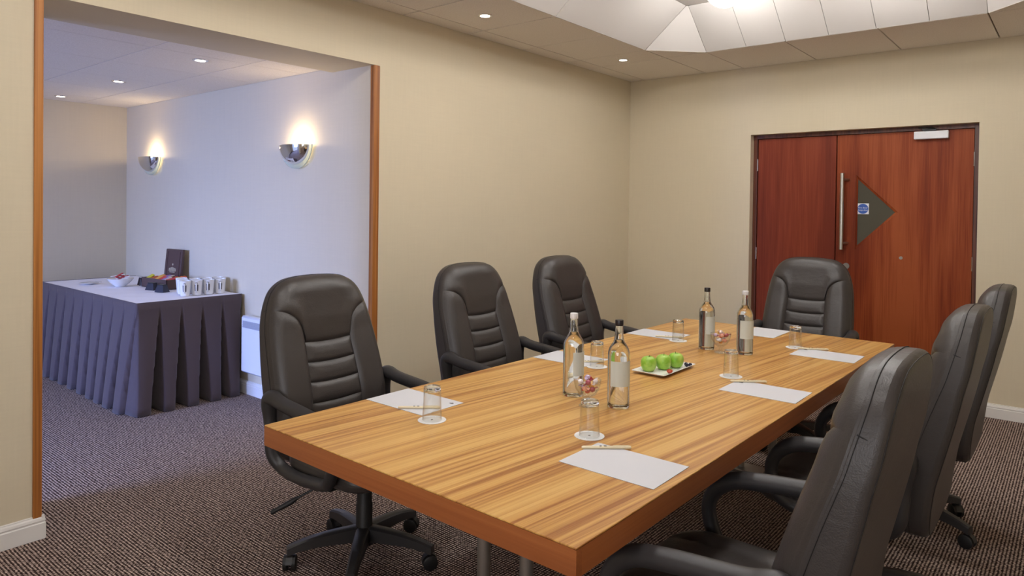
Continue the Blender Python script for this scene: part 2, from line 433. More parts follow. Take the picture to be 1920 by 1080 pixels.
# skirting boards with a moulded top
BP = [(0, 0), (.016, 0), (.016, .066), (.013, .069), (.013, .073), (.015, .077), (.012, .087), (.006, .092), (.006, .096), (0, .098)]
def skirting(name, p, q, nrm):
    p = Vector(p); q = Vector(q); n = Vector(nrm)
    v = [p+n*a+Vector((0, 0, b)) for a, b in BP]+[q+n*a+Vector((0, 0, b)) for a, b in BP]; k = len(BP)
    struct(obj(name, G().add(v, [(i, (i+1) % k, k+(i+1) % k, k+i) for i in range(k)]+[tuple(range(k)), tuple(range(2*k-1, k-1, -1))]), M_WHITE, smooth=False))
skirting('baseboard_left', (XL, YR, 0), (XL, OY0+.012, 0), (1, 0, 0))
skirting('baseboard_left_far', (XL, OY1+.0, 0), (XL, YB, 0), (1, 0, 0))
skirting('baseboard_back', (XL, YB, 0), (DX0, YB, 0), (0, -1, 0))
skirting('baseboard_back_right', (DX1, YB, 0), (XR, YB, 0), (0, -1, 0))
skirting('baseboard_right', (XR, YR, 0), (XR, YB, 0), (-1, 0, 0))
skirting('baseboard_alcove_side', (XA, OY1, 0), (XL, OY1, 0), (0, -1, 0))
skirting('baseboard_alcove_far', (XA, YA0, 0), (XA, OY1, 0), (1, 0, 0))
skirting('baseboard_jamb', (XT, OY0, 0), (XL+.012, OY0, 0), (0, 1, 0))

# ---- double door
YD = YB+.085      # face of the leaves
door = struct(thing('door_1', 'pair of sapele doors, a narrow leaf and a wide one', 'door'))
g = G().box(DX0, DX0+.032, YD-.012, YD+.10, 0, DZ).box(DX1-.032, DX1, YD-.012, YD+.10, 0, DZ).box(DX0+.032, DX1-.032, YD-.012, YD+.10, DZ-.030, DZ)
obj('door_frame', g, M_FRAME, door, smooth=False)
LX0, LXM, LX1, LZ = DX0+.036, -1.527, DX1-.036, DZ-.034
lf1 = obj('door_leaf', G().box(LX0, LXM-.004, YD, YD+.044, .008, LZ, .002), M_DOOR2, door, smooth=False)
# wide leaf with a triangular vision panel cut out
tri = [(-1.382, 1.703), (-1.383, 1.113), (-1.085, 1.412)]
def leaf_tri(x0, x1, z0, z1, y0, y1, t):
    A, B, R = t
    def quad(p, k): return (p[0], y0 if k == 0 else y1, p[1])
    polys = [[(x0, z0), (x1, z0), (x1, R[1]), R, B, (x0, B[1])], [(x0, B[1]), B, A, (x0, A[1])], [(x0, A[1]), A, R, (x1, R[1]), (x1, z1), (x0, z1)]]
    g = G()
    for k in (0, 1):
        for p in polys: g.add([quad(q, k) for q in p], [tuple(range(len(p)))])
    for loop in (t, [(x0, z0), (x1, z0), (x1, z1), (x0, z1)]):
        n = len(loop)
        for i in range(n):
            p, q = loop[i], loop[(i+1) % n]
            g.add([quad(p, 0), quad(q, 0), quad(q, 1), quad(p, 1)], [(0, 1, 2, 3)])
    return g
lf2 = obj('door_leaf', leaf_tri(LXM+.004, LX1, .008, LZ, YD, YD+.044, tri), M_DOOR, door, smooth=False)
ctr = (sum(p[0] for p in tri)/3, sum(p[1] for p in tri)/3)
def shrink(k): return [(ctr[0]+(p[0]-ctr[0])*k, ctr[1]+(p[1]-ctr[1])*k) for p in tri]
inn = shrink(.88)
g = G()
for i in range(3):
    a, b, c_, d_ = tri[i], tri[(i+1) % 3], inn[(i+1) % 3], inn[i]
    P = [a, b, c_, d_]; y0, y1 = YD+.004, YD+.03
    v = [(p[0], y0 if k < 2 else y0+.008, p[1]) for k, p in enumerate(P)]+[(p[0], y1, p[1]) for p in P]
    g.add(v, [(0, 1, 2, 3), (4, 7, 6, 5), (0, 4, 5, 1), (1, 5, 6, 2), (2, 6, 7, 3), (3, 7, 4, 0)])
bead = obj('glazing_bead', g, M_DOOR, lf2, smooth=False)
ins = shrink(.97)
obj('pane', G().add([(p[0], YD+.018, p[1]) for p in ins]+[(p[0], YD+.024, p[1]) for p in ins], [(0, 1, 2), (5, 4, 3), (0, 3, 4, 1), (1, 4, 5, 2), (2, 5, 3, 0)]), M_DGLASS, lf2, smooth=False)
# pull handle, lock, knob, closer, hinges
hx = -1.470
g = G().tube([(hx, YD-.055, 1.115), (hx, YD-.055, 1.715)], .0155, 20)
for z in (1.165, 1.665): g.tube([(hx, YD-.055, z), (hx+.02, YD-.03, z), (hx+.032, YD-.004, z), (hx+.032, YD, z)], .011, 14)
h = obj('handle', g, M_STEEL, lf2)
h['label'] = 'long brushed steel pull bar'
obj('lock_cylinder', G().tube([(-1.443, YD-.008, .984), (-1.443, YD, .984)], .024, 24), M_SATIN, lf2)
obj('door_viewer', G().tube([(-1.061, YD-.006, 1.069), (-1.061, YD, 1.069)], .012, 20), M_SATIN, lf2)
cl = obj('door_closer', G().box(-.985, -.765, YD-.045, YD, 1.955, 2.012, .004), M_HEATER, lf2, smooth=False)
obj('closer_arm', G().box(-.93, -.84, YD-.05, YD-.042, 2.012, 2.03, .002).tube([(-.85, YD-.045, 2.028), (-.90, YD-.075, 2.034), (-.955, YD-.03, 2.04)], .006, 8), M_BLACK, lf2)
for x, z in ((LX1+.004, 1.80), (LX1+.004, 1.05), (LX1+.004, .3)): obj('hinge', G().tube([(x, YD-.006, z-.05), (x, YD-.006, z+.05)], .006, 10), M_STEEL, lf2)
for x, z in ((LX0-.003, 1.80), (LX0-.003, 1.05), (LX0-.003, .3)): obj('hinge', G().tube([(x, YD-.006, z-.05), (x, YD-.006, z+.05)], .006, 10), M_STEEL, lf1)
# threshold behind the leaves
obj('door_backing', G().box(DX0, DX1, YD+.10, YD+.14, 0, DZ), M_BLACK, door, smooth=False)

# ---- fire door sign on the glass
def text_mesh(txt, size, name):
    cu = bpy.data.curves.new(name, 'FONT'); cu.body = txt; cu.size = size; cu.align_x = 'CENTER'; cu.align_y = 'CENTER'; cu.extrude = .0002
    o = bpy.data.objects.new(name, cu); C.objects.link(o)
    dg = bpy.context.evaluated_depsgraph_get()
    me = bpy.data.meshes.new_from_object(o.evaluated_get(dg)); me.name = name
    bpy.data.objects.remove(o); bpy.data.curves.remove(cu)
    return me
M_BLUE = mat('sign_blue', s2l(52, 92, 178), .4); M_SWHITE = mat('sign_white', s2l(232, 234, 238), .5)
ys_ = YD+.0155
sg = thing('fire_door_sign', 'small white sign with a blue disc on the triangular door pane', 'sign', (-1.333, ys_, 1.437))
obj('sign_plate', G().box(-.042, .042, -.0, .0022, -.042, .042, .001), M_SWHITE, sg, smooth=False)
obj('blue_disc', G().tube([(0, -.0008, 0), (0, .0004, 0)], .039, 40), M_BLUE, sg)
for t_, z in (('Fire door', .008), ('keep shut', -.010)):
    me = text_mesh(t_, .0175, 'lettering'); me.materials.append(M_SWHITE)
    o = bpy.data.objects.new('lettering', me); C.objects.link(o); o.parent = sg; o.location = (0, -.0011, z); o.rotation_euler = (PI/2, 0, 0)

# ================================================================== LIGHT FITTINGS
def pendant(x, y, label):
    t = thing('ceiling_lamp', label, 'lamp', (x, y, 0), 0, 'opal bowl lamps in the coffer')
    b = 2.748
    prof = [(.001, b), (.03, b+.004), (.06, b+.016), (.09, b+.038), (.115, b+.068), (.128, b+.10), (.13, b+.125), (.122, b+.125), (.11, b+.075), (.06, b+.03), (.001, b+.02)]
    obj('lamp_bowl', G().lathe(prof, 40), M_OPAL, t)
    obj('ceiling_rose', G().lathe([(.001, UZ-.02), (.07, UZ-.02), (.075, UZ-.001), (.001, UZ-.001)], 32), M_WHITE, t)
    obj('rod', G().tube([(0, 0, b+.02), (0, 0, UZ-.01)], .008, 10), M_CHROME, t)
ROWN = ['furthest from the doors', 'third from the doors', 'second from the doors', 'closest to the doors']
for x, sd in ((-1.85, 'alcove-side row'), (-.88, 'opposite row')):
    for y, rw in zip((.70, 1.94, 3.18, 4.42), ROWN):
        pendant(x, y, 'white opal bowl lamp in the coffer, %s, %s' % (sd, rw))

def downlight(x, y, z, power, label, group):
    t = thing('downlight', label, 'downlight', (x, y, z), 0, group)
    obj('trim_ring', G().lathe([(.032, -.004), (.046, -.003), (.048, 0), (.048, .002), (.032, .002)], 32, closed_prof=True), M_CHROME, t)
    obj('lamp_lens', G().lathe([(.001, -.0015), (.031, -.0015), (.031, .001), (.001, .001)], 28), M_SPOT, t)
    l = bpy.data.lights.new('downlight_beam', 'SPOT'); l.energy = power; l.spot_size = math.radians(95); l.spot_blend = .8; l.color = (1, .86, .68); l.shadow_soft_size = .03
    o = bpy.data.objects.new('downlight_beam', l); C.objects.link(o); o.parent = t; o.location = (0, 0, -.012)
downlight(-2.94, 3.27, ZC, 3, 'small recessed ceiling spotlight near the wall between opening and corner', 'main ceiling spotlights')
downlight(-2.91, 4.92, ZC, 3, 'small recessed ceiling spotlight near the corner by the door wall', 'main ceiling spotlights')
for x, lb in ((-4.25, 'recessed alcove spotlight closest to the opening'), (-5.49, 'middle recessed spotlight in the alcove ceiling'), (-6.68, 'recessed alcove spotlight closest to the alcove end wall')):
    downlight(x, 2.09, ZA, 1.2, lb, 'alcove ceiling spotlights')

def sconce(x, label):
    t = thing('wall_sconce', label, 'wall lamp', (x, OY1, 1.815), 0, 'chrome half-bowl sconces')
    # chrome half bowl (lower, front quarter of an ellipsoid), open on top
    def quarter(rx, ry, rz, yoff, n=24, m_=12):
        rows = []
        for i in range(m_+1):
            ph = i/m_*PI/2
            rows.append([(rx*math.cos(ph)*math.cos(PI+PI*k/n), yoff+ry*math.cos(ph)*math.sin(PI+PI*k/n), -rz*math.sin(ph)) for k in range(n+1)])
        return rows
    g = G().grid(quarter(.158, .085, .130, -.035)).grid(quarter(.154, .081, .126, -.035))
    r1, r2 = quarter(.158, .085, .130, -.035)[0], quarter(.154, .081, .126, -.035)[0]
    g.grid([r1, r2])
    obj('chrome_shade', g, M_CHROME, t)
    # frosted glass half disc behind the shade
    N = 28; pts = [(.182*math.cos(PI+PI*k/N), .158*math.sin(PI+PI*k/N)) for k in range(N+1)]
    v = [(a, -.034, b) for a, b in pts]+[(a, -.026, b) for a, b in pts]; n = N+1
    obj('glass_rim', G().add(v, [tuple(range(n)), tuple(range(2*n-1, n-1, -1))]+[(i, (i+1) % n, n+(i+1) % n, n+i) for i in range(n)]), M_FROST, t, smooth=False)
    obj('back_plate', G().box(-.05, .05, -.026, 0, -.09, -.02, .003), M_CHROME, t, smooth=False)
    obj('bulb', G().lathe([(.001, -.055), (.007, -.05), (.009, -.03), (.007, -.012), (.001, -.010)], 14, (0, -.072, 0)), M_BULB, t)
    l = bpy.data.lights.new('sconce_light', 'POINT'); l.energy = 3.6; l.color = (1, .76, .48); l.shadow_soft_size = .018
    o = bpy.data.objects.new('sconce_light', l); C.objects.link(o); o.parent = t; o.location = (.03, -.055, .012)
sconce(-4.135, 'chrome half-bowl wall sconce closer to the opening')
sconce(-6.375, 'chrome half-bowl wall sconce above the buffet table')

# ---- panel heater
t = thing('panel_heater', 'white electric panel heater low on the alcove wall', 'heater', (-4.34, OY1, 0))
obj('body', G().box(-.40, .40, -.085, -.03, .185, .598, .012), M_HEATER, t)
obj('outlet_grille', G().box(-.37, .37, -.0875, -.084, .515, .565), M_VENT, t, smooth=False)
for k in range(4): obj('slat', G().box(-.37, .37, -.0905, -.0865, .520+k*.0125, .5255+k*.0125), M_VENT, t, smooth=False)
for x in (-.28, .28): obj('bracket', G().box(x-.02, x+.02, -.03, 0, .22, .56), M_GREYMET, t, smooth=False)

# ================================================================== CONFERENCE TABLE
TX0, TX1, TY0, TY1, TROT = -1.9048, -.7499, 1.144, 3.9887, -.0093
tcx, tcy = (TX0+TX1)/2, (TY0+TY1)/2; hw, hl = (TX1-TX0)/2, (TY1-TY0)/2
table = thing('conference_table', 'long rectangular conference table with striped teak veneer top', 'table', (tcx, tcy, 0), TROT)
obj('table_top', G().box(-hw, hw, -hl, hl, TZ-.004, TZ, .0012), M_TABLE, table, smooth=False)
EB = .062; a = .02
for (x0, x1, y0, y1, mm) in ((-hw, hw, -hl, -hl+a, M_EDGE), (-hw, hw, hl-a, hl, M_EDGE), (-hw, -hw+a, -hl+a, hl-a, M_EDGEY), (hw-a, hw, -hl+a, hl-a, M_EDGEY)):
    obj('edge_board', G().box(x0, x1, y0, y1, TZ-EB, TZ-.004), mm, table, smooth=False)
obj('core_board', G().box(-hw+a, hw-a, -hl+a, hl-a, TZ-.045, TZ-.004), M_EDGE, table, smooth=False)
for yy in (1.58-tcy, 3.60-tcy):
    for xx in (-.062, .105): obj('pedestal_tube', G().tube([(xx, yy, .05), (xx, yy, TZ-.05)], .0205, 24), M_SATIN, table)
    obj('mounting_plate', G().box(-.35, .35, yy-.06, yy+.06, TZ-.056, TZ-.045), M_DARKPL, table, smooth=False)
    g = G()
    for dy in (-.035, .035): g.tube([(-.33, yy+dy, .035), (.33, yy+dy, .035)], .017, 16)
    g.box(-.14, .15, yy-.06, yy+.06, .045, .062, .004)
    for xx in (-.31, .31):
        for dy in (-.035, .035): g.tube([(xx, yy+dy, 0), (xx, yy+dy, .03)], .014, 12)
    obj('foot_rails', g, M_GREYMET, table)

# ================================================================== OFFICE CHAIRS
OUT = [(0, 1.113), (.09, 1.109), (.155, 1.094), (.206, 1.054), (.238, .985), (.256, .90), (.265, .80), (.270, .70), (.271, .60), (.269, .53), (.259, .465), (.232, .412), (.165, .380), (0, .372)]
half = [(p.x, p.y) for p in catmull([(a, b, 0) for a, b in OUT], 8)]
outline = half + [(-y, z) for y, z in half[-2:0:-1]]
OUTA = np.array(outline); OUTB = np.roll(OUTA, -1, axis=0)
def odist(y, z):
    p = np.array([y, z]); d = OUTB-OUTA; t = np.clip(((p-OUTA)*d).sum(1)/(d*d).sum(1), 0, 1)
    return float(np.sqrt((((OUTA+d*t[:, None])-p)**2).sum(1)).min())
def drop(d, r): return 0 if d >= r else r-math.sqrt(max(0, r*r-(r-d)**2))
def lerp_tab(tab):
    xs_ = [p[0] for p in tab]; ys__ = [p[1] for p in tab]
    return lambda z: float(np.interp(z, xs_, ys__))
def spl_tab(tab):
    P = [(p.x, p.y) for p in catmull([(a, b, 0) for a, b in tab], 6)]
    return lerp_tab(P)
XREAR = spl_tab([(.36, -.272), (.42, -.278), (.50, -.286), (.57, -.296), (.63, -.310), (.725, -.333), (.81, -.352), (.87, -.364), (.93, -.378), (1.0, -.389), (1.06, -.397), (1.12, -.403)])
XFRONT = spl_tab([(.36, -.168), (.42, -.170), (.60, -.174), (.66, -.184), (.77, -.217), (.85, -.244), (.90, -.261), (.95, -.274), (1.0, -.286), (1.05, -.296), (1.12, -.303)])
WFN = lerp_tab(sorted([(z, y) for y, z in half]))
def smooth01(a, b, x): t = max(0, min(1, (x-a)/(b-a))); return t*t*(3-2*t)
def front(y, z):
    d = odist(y, z); ed = smooth01(0, .055, d)
    X = XFRONT(z) - drop(d, .046)
    X += .012*smooth01(.095, .155, abs(y))*(1-smooth01(.98, 1.06, z))*ed
    X += .010*smooth01(.86, .95, z)*(1-smooth01(1.04, 1.1, z))*(1-smooth01(.10, .19, abs(y)))*ed
    return X
def seam_z(y):       # lower edge of the headrest panel outside the centre strip
    W = .262; t = (abs(y)-.112)/(W-.112); t = max(0, min(1, t))
    return .852 + .133*(1-(1-t)**2.4)**(1/2.4)
def build_panel(fyz, na, nb, puff=.006, sink=.012, wid=.012, edges='ab01'):
    rows = []; P2 = [[fyz(i/na, j/nb) for j in range(nb+1)] for i in range(na+1)]
    for i in range(na+1):
        row = []
        for j in range(nb+1):
            y, z = P2[i][j]
            # metric distance to the panel border
            c4 = {'a': P2[0][j], 'b': P2[na][j], '0': P2[i][0], '1': P2[i][nb]}
            e_ = min(math.hypot(y-c4[q][0], z-c4[q][1]) for q in edges)
            k = 1-math.exp(-(e_/wid)**1.3)
            row.append((front(y, z)+(-sink*(1-k)+puff*k*min(1, e_/.05))*smooth01(0, .04, odist(y, z)), y, z))
        rows.append(row)
    g = G().grid(rows)
    ring = rows[0][:]+[r[-1] for r in rows[1:]]+rows[-1][-2::-1]+[r[0] for r in rows[-2:0:-1]]
    ring2 = [(x-.03, y, z) for x, y, z in ring]
    n = len(ring); g.add(ring+ring2, [(i, (i+1) % n, n+(i+1) % n, n+i) for i in range(n)])
    return g
def cosr(t): return .5-.5*math.cos(PI*t)
def pillow(out, centre_fn, topf, botf, rt_, rb_, ks=(0, .2, .35, .5, .6, .68, .75, .81, .86, .9, .93, .955, .975, .99, 1.0)):
    # closed cushion over an outline (list of 2d points); topf/botf(a,b)-> height, rounded by the distance to the outline
    A = np.array(out); B = np.roll(A, -1, axis=0)
    def dist(p):
        p = np.array(p); d = B-A; t = np.clip(((p-A)*d).sum(1)/(d*d).sum(1), 0, 1)
        return float(np.sqrt((((A+d*t[:, None])-p)**2).sum(1)).min())
    top = []; bot = []
    for k in ks:
        rt_row = []; rb_row = []
        for (a_, b_) in out:
            c_ = centre_fn(a_, b_); p = (c_[0]+(a_-c_[0])*k, c_[1]+(b_-c_[1])*k); d = dist(p) if k < 1 else 0
            rt_row.append((p, topf(*p)-drop(d, rt_))); rb_row.append((p, botf(*p)+drop(d, rb_)))
        top.append(rt_row+[rt_row[0]]); bot.append(rb_row+[rb_row[0]])
    return top, bot

def make_chair():
    t = bpy.data.objects.new('office_chair', None); C.objects.link(t)
    # --- backrest shell
    top, bot = pillow(outline, lambda y, z: (0, max(.62, min(.92, z))), lambda y, z: XFRONT(z)-.002-.012*smooth01(0, .05, odist(y, z)), lambda y, z: XREAR(z), .046, .022)
    cv_ = lambda rows: [[(x, p[0], p[1]) for p, x in r] for r in rows]
    rt_, rb_ = cv_(top), cv_(bot)
    g = G().grid(rt_).grid(rb_).grid([rt_[-1], rb_[-1]])
    back = obj('backrest', g, M_LEATHER, t, angle=60)
    # --- front panels
    obj('headrest_panel', build_panel(lambda a_, b_: hp(a_, b_), 48, 28, .004, .009, .010, edges='0'), M_LEATHER, back, angle=60)
    for sgn in (-1, 1):
        def bol(a_, b_, s=sgn):
            y0 = .112+.012*(1-a_)    # inner edge
            # a_: bottom->top, b_: inner->outer
            def at(b):
                ztop = seam_z(.112+b*(.262-.112)); zz = .42+a_*(ztop-.42)
                yo = WFN(zz)*.999; yi = .112+.018*(1-a_)
                return s*(yi+(yo-yi)*b), zz
            return at(b_)
        obj('side_bolster', build_panel(bol, 34, 14, .004, .009, .010, edges='b0'), M_LEATHER, back, angle=60)
    zz = [.500, .612, .692, .770, .848]
    for k in range(4):
        def lum(a_, b_, k=k):
            z = zz[k]+(zz[k+1]-zz[k])*a_ ; yi = .112+.018*(1-(z-.45)/.4); y = -yi+2*yi*b_
            z -= .006*(1-(2*b_-1)**2)
            return y, z
        obj('lumbar_pad', build_panel(lum, 12, 18, .004, .010, .007), M_LEATHER, back, angle=60)
    # --- seams on the side and the rear
    path = []; path2 = []
    for (y, z) in outline:
        path.append((XFRONT(z)-.054, y*1.0035, .766+(z-.766)*1.0035))
    g = G().tube(path, .0009, 6, closed=True)
    for (y, z) in outline:
        c_ = (0, max(.62, min(.92, z))); k = .955; p = (c_[0]+(y-c_[0])*k, c_[1]+(z-c_[1])*k)
        path2.append((XREAR(p[1])+drop(odist(*p), .022)-.0002, p[0], p[1]))
    g.tube(path2, .0011, 6, closed=True)
    for sgn in (-1, 1):
        z = .985; y = WFN(z); pts = []
        for k in range(9):
            f_ = k/8; x = (XFRONT(z)-.050)*(1-f_)+(XREAR(z)+.022)*f_
            pts.append((x, sgn*(y+.0008), z-.012*f_))
        g.tube(pts, .0016, 6)
    obj('seam', g, M_SEAM, back)
    # --- seat cushion
    so = []
    for k in range(64):
        a_ = 2*PI*k/64; c_, s_ = math.cos(a_), math.sin(a_); n_ = 5
        r = (abs(c_/.245)**n_+abs(s_/.258)**n_)**(-1/n_)
        so.append((.035+r*c_, r*s_))
    top, bot = pillow(so, lambda x, y: (.035, 0), lambda x, y: .485-.02*smooth01(.15, .29, x)+.012*(1-smooth01(.10, .14, abs(y)))*0-.008*math.exp(-((abs(y)-.15)/.006)**2), lambda x, y: .385, .05, .03)
    cs = lambda rows: [[(p[0], p[1], z) for p, z in r] for r in rows]
    a_, b_ = cs(top), cs(bot)
    obj('seat', G().grid(a_).grid(b_).grid([a_[-1], b_[-1]]), M_LEATHER, t, angle=60)
    # --- arm loops
    loop = [(-.212, .664), (-.12, .652), (.03, .638), (.12, .620), (.172, .576), (.190, .52), (.170, .445), (.120, .405), (.03, .392), (-.08, .388), (-.165, .400), (-.205, .45), (-.215, .54), (-.225, .62)]
    for sgn in (-1, 1):
        path = [p for p in catmull([(x, sgn*(.288-.018*smooth01(.42, .40, z) if z > .41 else .27), z) for x, z in loop], 6, True)]
        rr = [.0215+.004*smooth01(.56, .62, p.z)+.004*smooth01(-.16, -.20, p.x)*smooth01(.60, .64, p.z) for p in path]
        obj('armrest', G().tube(path, rr, 14, closed=True, flat=1.1), M_PLASTIC, t, angle=60)
    # --- under the seat
    g = G().box(-.13, .15, -.08, .08, .325, .375, .012).box(-.10, .12, -.255, .255, .372, .386, .004).box(-.25, -.12, -.035, .035, .335, .372, .006).box(-.25, -.215, -.035, .035, .34, .50, .004)
    obj('tilt_mechanism', g, M_DARKPL, t, angle=30)
    g = G().tube([(.0, -.07, .35), (-.06, -.17, .325), (-.11, -.235, .285)], .005, 8).tube([(-.11, -.235, .285), (-.125, -.255, .27), (-.17, -.31, .235)], [.007, .011, .008], 10)
    obj('tilt_lever', g, M_DARKPL, t)
    obj('gas_column', G().lathe([(.001, .07), (.038, .07), (.038, .10), (.033, .11), (.033, .22), (.03, .225), (.03, .33), (.001, .33)], 24), M_DARKPL, t)
    obj('base_hub', G().lathe([(.001, .065), (.045, .065), (.05, .09), (.047, .125), (.036, .132), (.001, .132)], 24), M_DARKPL, t)
    leg0 = None
    for k in range(5):
        an = math.radians(24+72*k)
        if leg0 is None:
            rows = []
            for i in range(9):
                f_ = i/8; x = .03+f_*.265; wd = .029-.010*f_; zt = .134-.014*f_-.028*f_**3; zb = zt-(.056-.026*f_)
                rows.append([(x, -wd, zb), (x, -wd*.9, zt-.006), (x, -wd*.55, zt), (x, wd*.55, zt), (x, wd*.9, zt-.006), (x, wd, zb), (x, -wd, zb)])
            g = G().grid(rows); g.add(rows[0][:6], [tuple(range(6))]); g.add(rows[-1][:6], [tuple(range(6))])
            leg0 = obj('base_leg', g, M_PLASTIC, t, angle=35); leg = leg0
            # castor: twin wheels under a hood
            g = G()
            for s_ in (-1, 1):
                g.tube([(0, s_*.007, .028), (0, s_*.009, .028), (0, s_*.022, .028), (0, s_*.025, .028)], [.025, .029, .029, .024], 24)
            wh = obj('castor', g, M_DARKPL, leg)
            wh.location = (.283, 0, 0); wh.rotation_euler.z = .6
            rows = [[(.0325*math.cos(q), y, .028+.0325*math.sin(q)) for q in [PI*(.05+.9*i/14) for i in range(15)]] for y in (-.012, -.004, .004, .012)]
            g = G().grid(rows).tube([(0, 0, .055), (0, 0, .085)], .008, 10)
            hd = obj('castor_hood', g, M_PLASTIC, leg)
            hd.location = wh.location; hd.rotation_euler.z = .6
        else:
            leg = share(leg0, t)
            for ch in list(leg0.children):
                c_ = share(ch, leg); c_.rotation_euler.z = .6+1.3*k
        leg.rotation_euler.z = an
    return t
def hp(a_, b_):
    # headrest panel: a_ 0..1 across from -edge to +edge, b_ bottom to top
    s_ = 2*a_-1; ya = abs(s_)
    yb = .262*ya
    zb = .852-.006*(1-(yb/.112)**2) if yb < .112 else seam_z(yb)
    # top point on outline at same fraction
    th = s_*PI/2*.985
    # outline point: pick by height/width
    k = ya
    if k < 1e-6: top = (0, 1.112)
    else:
        # walk along the half outline from the crown to z=.985
        L = HEADL*k; i = int(np.searchsorted(HEADS, L)); i = min(max(i, 1), len(HEADS)-1)
        f_ = (L-HEADS[i-1])/max(1e-9, HEADS[i]-HEADS[i-1]); p0, p1 = half[i-1], half[i]
        top = (p0[0]+(p1[0]-p0[0])*f_, p0[1]+(p1[1]-p0[1])*f_)
    y1, z1 = top; y1 *= .999
    bb = cosr(b_)*.5+b_*.5
    y0 = min(yb, WFN(zb)*.999)
    y = y0+(y1-y0)*bb; z = zb+(z1-zb)*bb
    return (y if s_ >= 0 else -y), z
HEADS = [0]
for i in range(1, len(half)): HEADS.append(HEADS[-1]+math.hypot(half[i][0]-half[i-1][0], half[i][1]-half[i-1][1]))
HEADS = np.array(HEADS)
HEADL = float(np.interp(-.985, [-p[1] for p in half], HEADS))
chair = make_chair()
GR = 'black leather office chairs round the table'
CH_ = [(-2.205, 1.765, 0, 'black leather office chair in front of the white panel heater, by the alcove opening'),
       (-2.205, 2.735, 0, 'black leather office chair against the beige wall, right beside the opening trim'),
       (-2.195, 3.560, 0, 'black leather office chair by the beige wall, closest to the room corner'),
       (-1.360, 4.365, -90, 'black leather office chair at the table end in front of the doors'),
       (-.662, 1.690, 180, 'black leather office chair at the paper by the bare table end, opposite the heater chair'),
       (-.630, 2.710, 180, 'black leather office chair facing the beige wall, middle of three along that side'),
       (-.618, 3.590, 180, 'black leather office chair facing the beige wall, beside the wide door leaf')]
for k, (x, y, r, lb) in enumerate(CH_):
    o = chair if k == 0 else copy_tree(chair)
    o.location = (x, y, 0); o.rotation_euler.z = math.radians(r)
    tag(o, lb, 'chair', GR)
    for ch in o.children:
        if ch.name.startswith('base_leg'): ch.rotation_euler.z += math.radians((0, 15, 40, 30, 20, 50, -10)[k])

# ================================================================== ON THE TABLE
def on(x, y): return (x, y, TZ)
# sheets of paper with a tiny printed mark
PAP = [(-.925, 1.596, 0, 'white sheet of paper at the bare table end, cream pen across its corner'),
       (-.905, 2.592, 0, 'white sheet of paper opposite the apples, in front of the middle chair of the row'),
       (-.915, 3.435, 0, 'white sheet of paper by the chair nearest the wide door leaf'),
       (-1.770, 1.630, 0, 'white sheet of paper in front of the chair by the panel heater'),
       (-1.762, 2.562, 0, 'white sheet of paper behind the white-capped bottle, by the beige wall side'),
       (-1.757, 3.380, 0, 'white sheet of paper by the chair closest to the room corner'),
       (-1.350, 3.838, 90, 'white sheet of paper at the table end in front of the door chair')]
paper0 = G().box(-.14, .14, -.097, .097, .0004, .0016)
for x, y, r, lb in PAP:
    s_ = -1 if x > -1.3 else 1
    o = thing('paper_sheet', lb, 'paper', on(x, y), math.radians(r), 'sheets of paper on the table')
    obj('sheet', paper0, M_PAPER, o, smooth=False)
    if r == 0:
        k = -1 if x > -1.3 else 1
        obj('printed_mark', G().box(k*.115-.008, k*.115+.008, .060, .066, .0016, .0018).box(k*.115-.005, k*.115+.005, .068, .071, .0016, .0018), M_INK, o, smooth=False)
# pens
PEN = [(-1.020, 1.662, 41, 'cream pen across the paper at the empty table end'), (-1.000, 2.676, 36, 'cream pen on the paper opposite the apples'), (-1.003, 3.520, 27, 'cream pen on the paper nearest the wide door leaf'),
       (-1.692, 1.577, 42, 'cream pen on the paper by the panel heater chair'), (-1.655, 2.545, 40, 'cream pen on the paper behind the white-capped bottle'), (-1.668, 3.325, 25, 'cream pen on the paper closest to the room corner')]
pen0 = None
for x, y, r, lb in PEN:
    if pen0 is None:
        pen0 = thing('pen', lb, 'pen', (x, y, TZ+.0062), math.radians(r), 'cream pens on the papers')
        obj('barrel', G().tube([(-.068, 0, 0), (-.064, 0, 0), (.05, 0, 0), (.052, 0, 0)], [.003, .0042, .0042, .0036], 12), M_PEN, pen0)
        obj('cap', G().tube([(.052, 0, 0), (.053, 0, 0), (.069, 0, 0), (.071, 0, 0)], [.0036, .0046, .0046, .003], 12).box(.02, .066, -.0012, .0012, .0044, .0056), M_PEN, pen0)
        obj('printed_mark', G().box(-.018, -.012, -.0022, .0022, .0036, .0043).box(-.006, .002, -.0022, .0022, .0036, .0043), M_INK, pen0, smooth=False)
        o = pen0
    else:
        o = copy_tree(pen0); o.location = (x, y, TZ+.0062); o.rotation_euler.z = math.radians(r)
    tag(o, lb, 'pen', 'cream pens on the papers')
